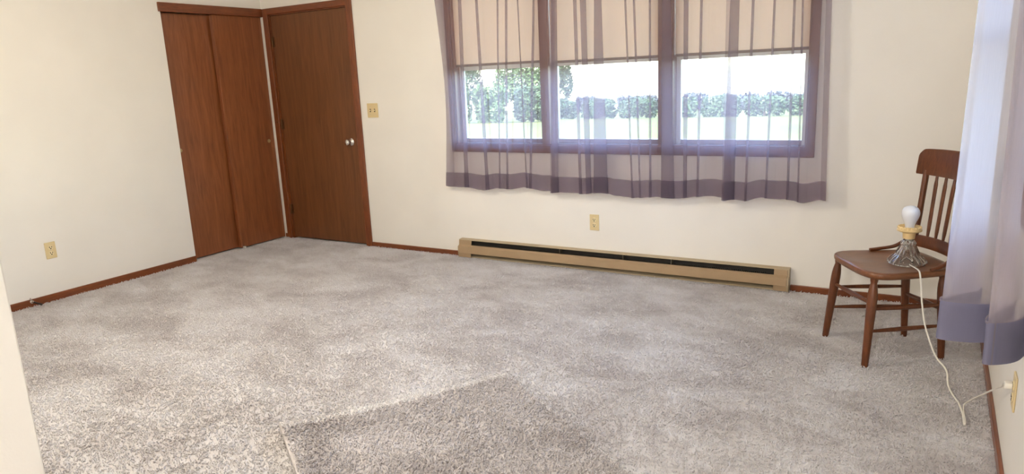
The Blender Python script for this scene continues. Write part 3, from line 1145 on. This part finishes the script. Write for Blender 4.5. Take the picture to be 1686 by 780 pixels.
def rug_pile(name, u0, u1, v0, v1, mat, density, seed, scale):
    bm = bmesh.new()
    nu_, nv_ = max(2, int((u1 - u0) / .05)), max(2, int((v1 - v0) / .05))
    g = [[bm.verts.new(rug_pt(u0 + (u1 - u0) * i / nu_, v0 + (v1 - v0) * j / nv_, T + .0006)) for i in range(nu_ + 1)] for j in range(nv_ + 1)]
    for j in range(nv_):
        for i in range(nu_):
            bm.faces.new((g[j][i], g[j][i + 1], g[j + 1][i + 1], g[j + 1][i]))
    bm.normal_update()
    if bm.faces[:][0].normal.z < 0:
        bmesh.ops.reverse_faces(bm, faces=bm.faces[:])
    me = bpy.data.meshes.new(name)
    bm.to_mesh(me)
    bm.free()
    me.materials.append(MATS[mat])
    o = bpy.data.objects.new(name, me)
    COL.objects.link(o)
    o.parent = rug
    o['kind'] = 'stuff'
    md = o.modifiers.new('pile', 'NODES')
    md.node_group = pile_nodes(density, seed, tuft_set(mat, scale))
    return o


rug_pile('pile', .010, UL - .008, .050, VL - .01, 'remnant', 12000, 11, 1.25)
rug_pile('edge_strip', UL - .014, UL - .002, .05, VL - .01, 'remnant_edge', 26000, 13, .8)
tag(rug_pile('edge_strip', .006, UL - .006, .004, .050, 'remnant_edge', 16000, 12, 1.0), 'lighter flattened strip along the cut edge')


# ------------------------------------------------------------------ added fill lamps brightening the room, unseen above the picture
def fill_lamp(loc, strength, label, col):
    root = empty('fill_lamp', loc)
    mat = 'fill_diffuser_%d' % int(loc[0] * 100)
    diffuser_mat(mat, 4.0, col)
    bm = bmesh.new()
    lathe(bm, [(.10, 0), (.16, -.002), (.165, -.012), (.16, -.02), (.10, -.02)], 40)
    smooth_angle(finish('base', bm, 'steel', root), 40)
    bm = bmesh.new()
    lathe(bm, [(.158, -.020), (.155, -.030), (.135, -.050), (.09, -.066), (.03, -.074), (.004, -.075)], 40)
    smooth_angle(finish('diffuser', bm, mat, root), 60)
    ld = bpy.data.lights.new('fill_light', 'POINT')
    ld.energy = strength
    ld.color = col
    ld.shadow_soft_size = .11
    lo = bpy.data.objects.new('fill_light', ld)
    COL.objects.link(lo)
    lo.parent = root
    lo.location = (0, 0, -.20)
    tag(root, label, 'ceiling lamp')


fill_lamp((2.45, -2.8, H), 90, 'added round fill lamp, unseen, over the middle of the carpet', (1, .92, .79))
fill_lamp((5.0, -6.5, H), 150, 'added round fill lamp, unseen, in the room behind the opening', (1, .98, .96))

# ------------------------------------------------------------------ outdoors
def gz(y):
    return -.6 - .045 * max(0, y)


bm = bmesh.new()
ys = [-40, 0, 10, 30, 60, 100, 150, 220]
xs = [-220, -120, -60, -20, 20, 60, 120]
g = [[bm.verts.new((x, y, gz(y))) for x in xs] for y in ys]
for j in range(len(ys) - 1):
    for i in range(len(xs) - 1):
        bm.faces.new((g[j][i], g[j][i + 1], g[j + 1][i + 1], g[j + 1][i]))
tag(finish('lawn', bm, 'lawn', None), 'bright sunlit lawn and field outside the windows', 'lawn', kind='structure')


def leaf_blob(bm, c, r, count, size, rnd):
    for _ in range(count):
        d = Vector((rnd.gauss(0, 1), rnd.gauss(0, 1), rnd.gauss(0, 1))).normalized()
        rr = rnd.uniform(.55, 1.0)
        p = Vector(c) + Vector((d.x * r[0], d.y * r[1], d.z * r[2])) * rr
        a = Vector((rnd.gauss(0, 1), rnd.gauss(0, 1), rnd.gauss(0, .6))).normalized()
        b_ = a.orthogonal().normalized()
        s = size * rnd.uniform(.6, 1.3)
        v = [bm.verts.new(p + a * s), bm.verts.new(p + b_ * s * .5), bm.verts.new(p - a * s), bm.verts.new(p - b_ * s * .5)]
        bm.faces.new(v)


def plant(name, x, y, hgt, wid, mat, label, cat, group, seed, leaves=1500, size=.14, trunk=.0):
    rnd = random.Random(seed)
    root = empty(name, (x, y, gz(y)))
    bm = bmesh.new()
    low = (.30, .66) if trunk == 0 else (.32, .70)
    for zc in low:
        for xc in (-.34, 0, .34):
            c = (xc * wid, rnd.uniform(-.12, .12) * wid, hgt * (trunk + (1 - trunk) * (zc + rnd.uniform(-.03, .06 if xc == 0 else .0))))
            r = (wid * .25, wid * .28, hgt * (1 - trunk) * rnd.uniform(.30, .35))
            leaf_blob(bm, c, r, leaves // 6, size, rnd)
    finish('foliage', bm, mat, root)
    bm = bmesh.new()
    tube(bm, [(0, 0, -.1), (.03, .02, hgt * .35), (.0, .05, hgt * .8)], [wid * .035, wid * .028, wid * .01], 8)
    finish('trunk', bm, 'bark', root)
    tag(root, label, cat, group)


sg = 'shrubs across the lawn'
plant('shrub', -44.5, 58, 4.3, 3.8, 'leaf_light', 'bushy green shrub outside, leftmost behind the window nearest the door', 'shrub', sg, 21, 3200, .2)
plant('shrub', -40.3, 60, 4.6, 3.7, 'leaf_light', 'bushy green shrub outside, second from left across the lawn', 'shrub', sg, 22, 3200, .2)
plant('shrub', -36.2, 61, 4.2, 3.6, 'leaf_light', 'bushy green shrub outside, third from left across the lawn', 'shrub', sg, 23, 3200, .2)
plant('shrub', -32.2, 63, 4.0, 3.9, 'leaf_mid', 'bushy green shrub outside, fourth from left across the lawn', 'shrub', sg, 24, 3200, .2)
plant('tree', -47, 70, 9.5, 6.6, 'leaf_mid', 'tall leafy tree outside behind the leftmost shrub', 'tree', 'trees beyond the shrubs', 31, 3600, .24, .25)
plant('tree', -38.5, 72, 8.5, 6.0, 'leaf_light', 'tall leafy tree outside above the shrub row', 'tree', 'trees beyond the shrubs', 32, 3600, .24, .25)
plant('tree', -38.6, 82, 9.2, 3.4, 'leaf_mid', 'leafy tree outside seen at the left of the middle window', 'tree', 'trees beyond the shrubs', 33, 3000, .24, .3)
hd = ['bushy hedge plant far across the lawn, leftmost of the hedge row', 'bushy hedge plant far across the lawn, second of the hedge row', 'bushy hedge plant far across the lawn, third of the hedge row',
      'bushy hedge plant far across the lawn, fourth of the hedge row', 'bushy hedge plant far across the lawn, fifth of the hedge row', 'bushy hedge plant far across the lawn, second from right in the hedge row', 'bushy hedge plant far across the lawn, rightmost of the hedge row']
for k in range(7):
    plant('hedge_plant', -34.8 + 4.6 * k, 74.8 + 1.2 * k, 2.5, 4.0, 'leaf_mid', hd[k], 'hedge', 'hedge row across the lawn', 41 + k, 1600, .2)
OR = ['leftmost', 'second from left', 'third from left', 'fourth from left', 'fifth from left', 'sixth from left', 'seventh from left', 'eighth from left', 'fourth from right', 'third from right', 'second from right', 'rightmost']
for k in range(12):
    plant('distant_tree', -66 + 5.0 * k, 136 + 3.2 * (k % 2), 3.3 + .3 * math.sin(k * 2.3), 4.25, 'leaf_hazed', 'haze-tinted tree in the distant tree line, ' + OR[k], 'tree', 'distant tree line', 61 + k, 1400, .34)
